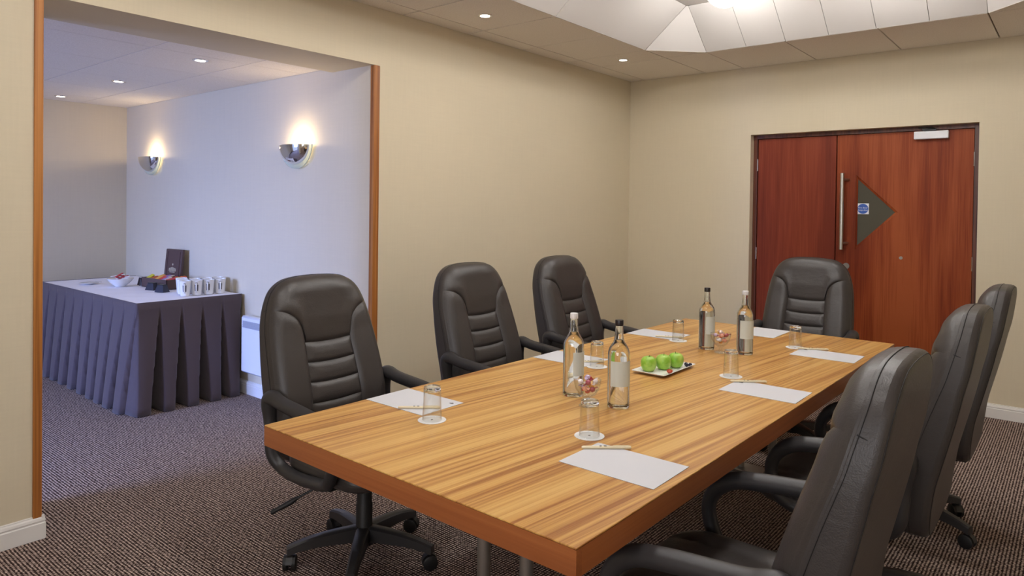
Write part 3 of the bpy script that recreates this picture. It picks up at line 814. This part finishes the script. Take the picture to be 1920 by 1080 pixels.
# coasters and upturned tumblers
GLS = [(-1.574, 1.524, 'by the heater chair'), (-1.118, 1.728, 'at the bare table end'), (-1.588, 2.505, 'behind the two bottles'),
       (-1.595, 3.285, 'nearest the room corner'), (-1.092, 2.730, 'by the paper opposite the apples'), (-1.086, 3.523, 'nearest the wide door leaf')]
co = []
for k in range(72):
    a_ = 2*PI*k/72; r = .0445+.0007*math.cos(24*a_); co.append((r*math.cos(a_), r*math.sin(a_)))
gl0 = cs0 = None
for x, y, lb in GLS:
    c_ = thing('paper_coaster', 'round white paper coaster under the tumbler '+lb, 'coaster', on(x, y), random.random()*6, 'paper coasters')
    obj('disc', G().prism(co, .0004, .0014), M_CARD, c_, smooth=False)
    obj('embossed_ring', G().lathe([(.0345, .0014), (.035, .0018), (.0355, .0014)], 48), M_CARD, c_)
    obj('printed_mark', G().box(-.004, .004, -.0015, .0015, .0014, .0016).box(-.0015, .0015, -.003, .004, .0014, .0016), M_INK, c_, smooth=False)
    if gl0 is None:
        # upside-down: rim at the bottom, thick base on top
        gl0 = thing('tumbler', '', 'glass'); o = gl0
        wall_p = [(.0300, .0002), (.0308, .001), (.0273, .092), (.0253, .092), (.0292, .001), (.0300, .0002)]
        base_p = [(.0001, .0935), (.0246, .0932), (.0271, .0925), (.0269, .1), (.0262, .1045), (.0240, .106), (.0001, .1058)]
        obj('glass_wall', G().lathe(wall_p, 40), M_THIN, gl0); obj('glass_base', G().lathe(base_p, 40), M_GLASS, gl0)
    else: o = copy_tree(gl0)
    o.location = (x, y, TZ+.0016); tag(o, 'clear glass tumbler upside down on a coaster '+lb, 'glass', 'upturned tumblers')
# bottles
view = lambda x, y: math.atan2(-y, -x)
BOT = [(-1.410, 2.068, 62, M_CAPW, 'glass water bottle with white cap, near the apples and the heater chair'),
       (-1.212, 2.050, 20, M_CAPB, 'glass water bottle with black cap and silver label, beside the apples'),
       (-1.402, 3.195, 58, M_CAPB, 'clear glass water bottle with black cap in the pair near the doors'),
       (-1.218, 3.205, 30, M_CAPW, 'clear glass water bottle with white cap in the pair near the doors')]
op = [(.0001, .002), (.030, .001), (.0355, .0005), (.0375, .005), (.0375, .180), (.0366, .193), (.0330, .206), (.0262, .218), (.0195, .228), (.0160, .239), (.0142, .254), (.0126, .282), (.0136, .284), (.0136, .289), (.0126, .290)]
ip = [(.0106, .290), (.0112, .254), (.0130, .239), (.0166, .2282), (.0233, .2178), (.0300, .2052), (.0336, .1922), (.0345, .180), (.0345, .012), (.031, .008), (.0001, .010)]
wp = [(.0001, .0103), (.0308, .0083), (.0343, .0122), (.0343, .180), (.0334, .192), (.0298, .205), (.0231, .2175), (.0164, .228), (.0136, .235), (.0001, .235)]
b_body = b_wat = None
for x, y, da, capm, lb in BOT:
    t = thing('water_bottle', lb, 'bottle', on(x, y), 0, 'glass water bottles'); t.scale = (1, 1, .972)
    if b_body is None:
        b_body = obj('bottle_glass', G().lathe(op+ip, 40), M_GLASS, t); b_wat = obj('water', G().lathe(wp, 40), M_WATER, t)
    else: share(b_body, t); share(b_wat, t)
    obj('bottle_cap', G().lathe([(.0001, .305), (.0132, .305), (.0141, .303), (.0143, .286), (.0138, .285), (.0138, .290), (.0001, .2905)], 28), capm, t)
    a0 = view(x, y)+math.radians(da); hs = math.radians(64)
    obj('label', G().lathe([(.0379, .078), (.0382, .078), (.0382, .165), (.0379, .165)], 24, a0=a0-hs, a1=a0+hs, closed_prof=True), M_LABEL, t)
# footed sweet bowls
BWL = [(-1.295, 1.985, 'small footed glass bowl of wrapped sweets between the two bottles by the apples'), (-1.312, 3.150, 'small footed glass bowl of wrapped sweets between the pair of bottles near the doors')]
bp_ = [(.0001, .001), (.026, .0005), (.029, .002), (.026, .005), (.010, .009), (.007, .016), (.0075, .024), (.014, .030), (.030, .042), (.041, .060), (.0455, .080), (.0475, .092), (.0460, .0925), (.0437, .080), (.039, .061), (.028, .0445), (.012, .034), (.0001, .033)]
SW = [s2l(196, 60, 60), s2l(236, 160, 70), s2l(226, 214, 210), s2l(168, 70, 92), s2l(222, 150, 130), s2l(236, 230, 234), s2l(190, 170, 200), s2l(232, 212, 206)]
M_SW = [mat('sweet_wrap_%d' % i, c, .2, Coat_Weight=.6) for i, c in enumerate(SW)]
SWN = ['red', 'orange', 'cream', 'dark pink', 'salmon', 'white', 'lilac', 'pale pink']
bw0 = None; sw0 = None
for bi, (x, y, lb) in enumerate(BWL):
    if bw0 is None: bw0 = obj('sweet_bowl', G().lathe(bp_, 40), M_THIN); o = bw0
    else: o = share(bw0)
    o.location = on(x, y); tag(o, lb, 'bowl', 'footed sweet bowls')
    where = 'bowl by the apples' if bi == 0 else 'bowl near the doors'
    spots = [(.0, .0, .052), (.019, .002, .060), (-.018, .006, .061), (.003, .02, .066), (.004, -.019, .064), (.0, .002, .078), (.022, .016, .084), (-.02, -.012, .083), (-.006, .024, .088), (.014, -.018, .086), (.0, .0, .098)]
    for k, (dx, dy, dz) in enumerate(spots):
        ci = (k*3+bi) % 8
        g = G().lathe([(.0001, -.009), (.006, -.0075), (.0095, -.002), (.0095, .002), (.006, .0075), (.0001, .009)], 10)
        # twisted wrapper ends
        for s_ in (-1, 1):
            g.add([(s_*.008, 0, 0), (s_*.019, .007, .003), (s_*.020, .001, -.003), (s_*.019, -.007, .003), (s_*.010, 0, .003)], [(0, 1, 2), (0, 2, 3), (0, 1, 4), (0, 3, 4), (1, 2, 3, 4)])
        o = obj('wrapped_sweet', g, M_SW[ci], None, loc=(x+dx, y+dy, TZ+dz))
        o.rotation_euler = (random.uniform(-.5, .5), random.uniform(-.5, .5), random.uniform(0, 6))
        tag(o, '%s wrapped sweet in the glass %s' % (SWN[ci], where), 'sweet', 'sweets in the '+where)
# plate of fruit
px_, py_ = -1.345, 2.645
t = thing('fruit_plate', 'white rectangular porcelain plate holding green apples', 'plate', on(px_, py_))
def rr(hx_, hy_, r, n=6):
    out = []
    for cx_, cy_, a0 in ((hx_-r, hy_-r, 0), (-hx_+r, hy_-r, PI/2), (-hx_+r, -hy_+r, PI), (hx_-r, -hy_+r, 1.5*PI)):
        for k in range(n+1): out.append((cx_+r*math.cos(a0+PI/2*k/n), cy_+r*math.sin(a0+PI/2*k/n)))
    return out
rings = [(.040, .105, .002, .0), (.055, .122, .004, .002), (.0745, .1425, .004, .0125), (.0755, .1435, .004, .0135), (.0745, .1425, .004, .0145), (.056, .122, .004, .0065), (.04, .105, .002, .0055)]
R_ = [[(a_, b_, z) for a_, b_ in rr(hx_, hy_, r)] for hx_, hy_, r, z in rings]
g = G().grid([r+[r[0]] for r in R_]); n = len(R_[0]); g.add(R_[0], [tuple(range(n))]); g.add(R_[-1], [tuple(range(n))])
obj('dish', g, M_PORC, t)
obj('foot_ring', G().box(-.035, .035, -.10, .10, -.0, .001), M_PORC, t, smooth=False)
ap = [(.0001, .008), (.008, .004), (.016, .0015), (.024, .006), (.030, .018), (.0325, .032), (.031, .045), (.025, .055), (.016, .060), (.009, .0585), (.004, .053), (.0001, .049)]
ap = [(p.x, p.y) for p in catmull([(a_, b_, 0) for a_, b_ in ap], 3)]
for k, (x, y, lb) in enumerate([(-1.375, 2.565, 'green apple at the plate end near the black-capped bottle'), (-1.345, 2.637, 'green apple in the middle of the plate, strawberry beside it'), (-1.322, 2.705, 'green apple at the plate end beside the dark berries')]):
    t = thing('green_apple', lb, 'apple', (x, y, TZ+.0052), k*1.3, 'apples on the plate')
    obj('apple_body', G().lathe(ap, 28), M_APPLE, t)
    obj('stem', G().tube([(0, 0, .050), (.001, 0, .058), (.004, .001, .066)], [.0012, .001, .0014], 6), M_STEM, t)
M_BERRY = mat('strawberry_red', s2l(190, 84, 58), .4); M_LEAF = mat('berry_leaf', s2l(110, 150, 60), .6); M_DARKB = mat('dark_berry', s2l(44, 40, 62), .35)
t = thing('strawberry', 'small red strawberry half with green leaves at the plate edge', 'strawberry', (-1.290, 2.585, TZ+.0058), .6)
obj('berry', G().lathe([(.0001, .0), (.008, .002), (.0125, .008), (.011, .015), (.005, .019), (.0001, .0195)], 18), M_BERRY, t)
for k in range(5):
    a_ = 2*PI*k/5; c_, s_ = math.cos(a_), math.sin(a_)
    obj('leaf', G().add([(0, 0, .0195), (c_*.008-s_*.003, s_*.008+c_*.003, .021), (c_*.014, s_*.014, .0185), (c_*.008+s_*.003, s_*.008-c_*.003, .021), (c_*.008, s_*.008, .0185)], [(0, 1, 2, 3), (0, 4, 1), (0, 3, 4), (1, 4, 2), (3, 2, 4)]), M_LEAF, t, smooth=False)
for k, (x, y) in enumerate([(-1.288, 2.742), (-1.300, 2.757), (-1.281, 2.758)]):
    o = obj('dark_berry', G().lathe([(.0001, 0), (.005, .001), (.008, .006), (.0078, .010), (.005, .0145), (.0025, .0152), (.0001, .0145)], 16), M_DARKB, None, loc=(x, y, TZ+.0058))
    tag(o, 'small dark blue berry on the plate beside the end apple', 'berry', 'dark berries on the plate')

# ================================================================== BUFFET TABLE IN THE ALCOVE
BX0, BX1, BY0, BY1, BZ = -6.69, -4.845, 1.965, 2.705, .742
t = thing('buffet_table', 'buffet table with white cloth top and pleated aubergine skirt', 'table', ((BX0+BX1)/2, (BY0+BY1)/2, 0))
bhx, bhy = (BX1-BX0)/2, (BY1-BY0)/2
obj('table_board', G().box(-bhx+.004, bhx-.004, -bhy+.004, bhy-.004, BZ-.03, BZ-.004), M_DARKPL, t, smooth=False)
# white cloth with slight waves
N1, N2 = 46, 20; rows = []
for i in range(N1+1):
    rows.append([(-bhx+2*bhx*i/N1, -bhy+2*bhy*j/N2, BZ-.002+.0018*math.sin(i*.9)*math.sin(j*.8)) for j in range(N2+1)])
g = G().grid(rows); per = [rows[i][0] for i in range(N1+1)]+rows[N1][1:]+[rows[i][N2] for i in range(N1-1, -1, -1)]+[rows[0][j] for j in range(N2-1, 0, -1)]
n = len(per); g.add(per+[(x, y, BZ-.006) for x, y, z in per], [(i, (i+1) % n, n+(i+1) % n, n+i) for i in range(n)])
obj('white_cloth', g, M_CLOTH, t)
for sx in (-1, 1):
    for sy in (-1, 1): obj('leg', G().tube([(sx*(bhx-.12), sy*(bhy-.12), 0), (sx*(bhx-.12), sy*(bhy-.12), BZ-.03)], .015, 12), M_GREYMET, t)
# pleated skirt along left end, front and right end
def skirt():
    peri = [((-bhx, bhy), (-bhx, -bhy), (-1, 0)), ((-bhx, -bhy), (bhx, -bhy), (0, -1)), ((bhx, -bhy), (bhx, bhy), (1, 0))]
    cols = []
    for si, (p, q, nrm) in enumerate(peri):
        L = math.hypot(q[0]-p[0], q[1]-p[1]); npl = round(L/(.185 if si == 1 else .145)); per_ = L/npl; m_ = npl*28
        for k in range(m_+1 if si == 2 else m_):
            s_ = k/m_*L; ph = (s_/per_) % 1.0; idx_ = int(s_/per_+1e-6)
            rnd = math.sin(idx_*12.9+si*4.1)*.5+.5; rnd2 = math.sin(idx_*7.3+si*2.2)*.5+.5
            col = []
            for j in range(15):
                z = (BZ+.002)*(1-j/14); d_ = max(0, (BZ-.07-z)/(BZ-.07)); d_ = min(1, d_)
                # box pleat: a flat-fronted panel, and a gap that opens from nothing under the band to almost half the width at the hem
                gw = .03+.23*min(1, d_*1.15)**.8
                q_ = min(ph, 1-ph); wall_ = smooth01(gw*.55, gw, q_)
                amp = (.06+.03*rnd)*d_**.8
                fold = .75+.25*math.sin(PI*ph)
                off = .004+amp*fold*wall_-(.012+.085*min(1, d_*2))*(1-wall_)*min(1, d_*6)
                sh = (.035*(rnd2-.5)-.02)*d_*1.2
                x = p[0]+(q[0]-p[0])*s_/L; y = p[1]+(q[1]-p[1])*s_/L
                # fan the corners out
                ex = 0
                if si == 1: ex = (max(0, 1-s_/per_)*-1+max(0, 1-(L-s_)/per_))*.5
                if si == 0: ex = max(0, 1-(L-s_)/per_)*.5
                if si == 2: ex = -max(0, 1-s_/per_)*.5
                tx, ty = (q[0]-p[0])/L, (q[1]-p[1])/L
                col.append((x+nrm[0]*off+tx*(sh+ex*amp*.8), y+nrm[1]*off+ty*(sh+ex*amp*.8) if not (si != 1 and s_ in (0, L) and False) else y, z*.995+.003))
            cols.append(col)
    out = [c for c in cols]
    # keep the cloth off the wall
    out = [[(x, min(y, bhy+.012), z) for x, y, z in c] for c in out]
    return out
sk = skirt()
sko = obj('pleated_skirt', G().grid(sk), M_SKIRT, t, angle=80)
so_ = sko.modifiers.new('thickness', 'SOLIDIFY'); so_.thickness = .003; so_.offset = 0

# tea box with an open lid and wrapped tea bags
TBX, TBY, TBR = -5.66, 2.485, math.radians(6)
t = thing('tea_box', 'open dark wooden tea box with upright crested lid', 'tea box', (-5.63, 2.505, BZ), math.radians(4))
W2, D2, Hh = .19, .10, .075
g = G().box(-W2, W2, -D2, D2, 0, .006).box(-W2, W2, -D2, -D2+.008, 0, Hh).box(-W2, W2, D2-.008, D2, 0, Hh).box(-W2, -W2+.008, -D2, D2, 0, Hh).box(W2-.008, W2, -D2, D2, 0, Hh)
obj('box_body', g, M_BOX, t, smooth=False)
for k in range(1, 4): obj('divider', G().box(-W2+k*.095-.002, -W2+k*.095+.002, -D2+.008, D2-.008, .006, Hh-.012), M_BOX, t, smooth=False)
t2 = thing('menu_board', 'upright dark brown crested board behind the tea box', 'board', (-5.835, 2.645, BZ), math.radians(4))
Lh = .285
def tilt(p): return (p[0], p[1]+p[2]*.10, p[2])
g = G().box(-.125, .125, -.012, .012, 0, Lh, .003); g.v = [tilt(p) for p in g.v]; obj('board', g, M_BOX, t2, smooth=False)
g = G()
for x in (-.095, .095):
    g = G().box(x-.006, x+.006, -.0145, -.011, .02, Lh-.02); g.v = [tilt(p) for p in g.v]; obj('moulding', g, M_BOX, t2, smooth=False)
g = G().tube([(0, -.0128, .160), (0, -.0118, .160)], .009, 14)
for k in range(7):
    x = -.048+.016*k; hgt_ = .024+.010*(1-abs(k-3)/3); g.box(x-.005, x+.005, -.0130, -.0118, .105, .105+hgt_)
g.box(-.04, .04, -.0130, -.0118, .094, .101); g.v = [tilt(p) for p in g.v]
obj('crest', g, M_GOLD, t2, smooth=False)
TB = [s2l(206, 196, 60), s2l(214, 112, 52), s2l(196, 84, 42), s2l(226, 168, 70), s2l(200, 70, 60), s2l(150, 120, 190), s2l(202, 190, 170), s2l(196, 44, 52)]
TBN = ['yellow', 'orange', 'rust', 'amber', 'red', 'violet', 'cream', 'crimson']
M_TB = [mat('tea_sachet_%d' % i, c, .45) for i, c in enumerate(TB)]
for k in range(16):
    col_ = k//2; row = k % 2; ci = (col_+row*3) % 8
    lx, ly = -W2+.024+col_*.0475*.98, -.045+row*.088; c_, s_ = math.cos(math.radians(4)), math.sin(math.radians(4))
    g = G().box(-.019, .019, -.033, .033, -.004, .004, .002).box(-.012, .012, -.034, -.0335, -.003, .003)
    o = obj('tea_sachet', g, M_TB[ci], None, smooth=False, loc=(-5.63+lx*c_-ly*s_, 2.505+lx*s_+ly*c_, BZ+.070+.008*random.random()))
    o.rotation_euler = (random.uniform(.15, .5), random.uniform(-.25, .25), math.radians(4))
    tag(o, '%s tea sachet in the open tea box, %s row' % (TBN[ci], 'front' if row == 0 else 'rear'), 'tea bag', 'tea sachets')
# two dark wrapped chocolates in front of the box
M_FOIL = mat('dark_foil', s2l(60, 60, 70), .35, .3)
for x, y, lb in ((-5.52, 2.352, 'dark pyramid tub in front of the tea box, further from the mugs'), (-5.345, 2.348, 'dark pyramid tub beside the first white mug')):
    g = G().add([(-.045, -.03, 0), (.045, -.03, 0), (.045, .03, 0), (-.045, .03, 0), (-.028, -.018, .052), (.028, -.018, .052), (.028, .018, .052), (-.028, .018, .052)], [(3, 2, 1, 0), (4, 5, 6, 7), (0, 1, 5, 4), (1, 2, 6, 5), (2, 3, 7, 6), (3, 0, 4, 7)])
    t = thing('dark_tub', lb, 'tub', (x, y, BZ), .3, 'dark tubs before the tea box')
    obj('tub_body', g, M_FOIL, t, smooth=False)
    obj('tub_lid', G().box(-.030, .030, -.020, .020, .052, .057, .002), M_BLACK, t, smooth=False)
# white bowl with sugar sticks
t = thing('sugar_bowl', 'white porcelain bowl beside the tea box, holding sugar sachets', 'bowl', (-5.92, 2.275, BZ))
obj('bowl', G().lathe([(.0001, .002), (.035, .0005), (.04, .006), (.075, .035), (.095, .062), (.0975, .064), (.094, .066), (.072, .040), (.038, .012), (.0001, .010)], 36), M_PORC, t)
M_RED = mat('red_sachet', s2l(190, 40, 56), .4); M_SWT = mat('white_sachet', s2l(236, 232, 232), .5)
for k in range(7):
    a_ = k*.9; mm = M_RED if k % 2 == 0 else M_SWT
    g = G().box(-.05, .05, -.008, .008, -.003, .003, .002).box(-.0515, .0515, -.0075, .0075, -.0004, .0004)
    o = obj('sugar_stick', g, mm, None, smooth=False, loc=(-5.92+.018*math.cos(a_), 2.275+.018*math.sin(a_), BZ+.068+.004*k))
    o.rotation_euler = (0, -.25+.08*k, a_)
    tag(o, '%s sugar stick heaped in the white bowl' % ('red' if k % 2 == 0 else 'white'), 'sugar stick', 'sugar sticks')
# dark coffee sachets leaning between bowl and box
M_COF = mat('coffee_sachet_foil', s2l(66, 62, 70), .35)
for k in range(5):
    g = G().box(-.022, .022, -.0025, .0025, 0, .055, .001).box(-.022, .022, -.0012, .0012, .055, .062)
    o = obj('coffee_sachet', g, M_COF, None, smooth=False, loc=(-5.905+.022*k, 2.415+.012*(k % 2), BZ+.001))
    o.rotation_euler = (-.35, 0, .5+.25*k)
    tag(o, 'small dark coffee sachet leaning between sugar bowl and tea box', 'sachet', 'dark coffee sachets')
# saucer with a spoon
t = thing('saucer', 'small white saucer alone at the end of the buffet table', 'saucer', (-6.24, 2.16, BZ))
obj('dish', G().lathe([(.0001, .003), (.03, .0005), (.034, .003), (.07, .012), (.072, .0135), (.069, .0145), (.034, .006), (.0001, .0055)], 32), M_PORC, t)
t = thing('teaspoon', 'small steel teaspoon lying on the white saucer', 'spoon', (-6.23, 2.16, BZ+.0165), .8)
obj('spoon_bowl', G().lathe([(.0001, -.002), (.008, 0), (.012, .003), (.0115, .004), (.0001, -.0005)], 16), M_CHROME, t)
obj('spoon_handle', G().tube([(.008, 0, .002), (.05, 0, .006), (.095, 0, .002)], [.002, .0015, .003], 8), M_CHROME, t)
# mugs
M_LOGO = mat('mug_logo', s2l(96, 90, 90), .4)
mp_ = [(.0001, .003), (.026, .0), (.030, .003), (.0385, .095), (.0395, .1), (.0375, .1005), (.0362, .095), (.0285, .010), (.0001, .008)]
MG = []
for k in range(5): MG.append((-5.045+.008*k, 2.335+.083*k-.083*0, 0))
MG = [(-5.005, 2.318, 0), (-5.000, 2.402, 0), (-4.990, 2.486, 0), (-4.982, 2.570, 0), (-5.115, 2.352, 1), (-5.105, 2.438, 1), (-5.095, 2.522, 1), (-5.090, 2.606, 1), (-5.215, 2.390, 2)]
RN = ['front row of mugs on the buffet table', 'second row of mugs on the buffet table', 'rear of the mug group, next to the tea box']
CT = {0: ['end mug furthest from the wall', 'second mug from the table front', 'third mug from the table front', 'mug closest to the wall']}
mg0 = None; cnt = [0, 0, 0]
for x, y, r in MG:
    lb = 'white porcelain mug with dark crest, ' + (CT[0][cnt[r]]+', '+('outer' if r == 0 else 'inner')+' row' if r < 2 else 'single one beside the tea box'); cnt[r] += 1
    if mg0 is None:
        mg0 = thing('mug', lb, 'mug', (x, y, BZ))
        obj('cup', G().lathe(mp_, 32), M_PORC, mg0)
        obj('handle', G().tube(catmull([(.034, 0, .078), (.052, 0, .078), (.060, 0, .058), (.050, 0, .032), (.033, 0, .024)], 5), .0048, 10), M_PORC, mg0)
        obj('crest', G().lathe([(.0338, .030), (.0375, .072)], 8, a0=-.34, a1=.34).lathe([(.0375, .074), (.0382, .086)], 4, a0=-.16, a1=.16), M_LOGO, mg0)
        o = mg0
    else: o = copy_tree(mg0)
    o.location = (x, y+.042, BZ); o.scale = (1.03, 1.03, 1.1); o.rotation_euler.z = math.radians(-28+random.uniform(-8, 8))
    tag(o, lb, 'mug', 'white mugs on the buffet')
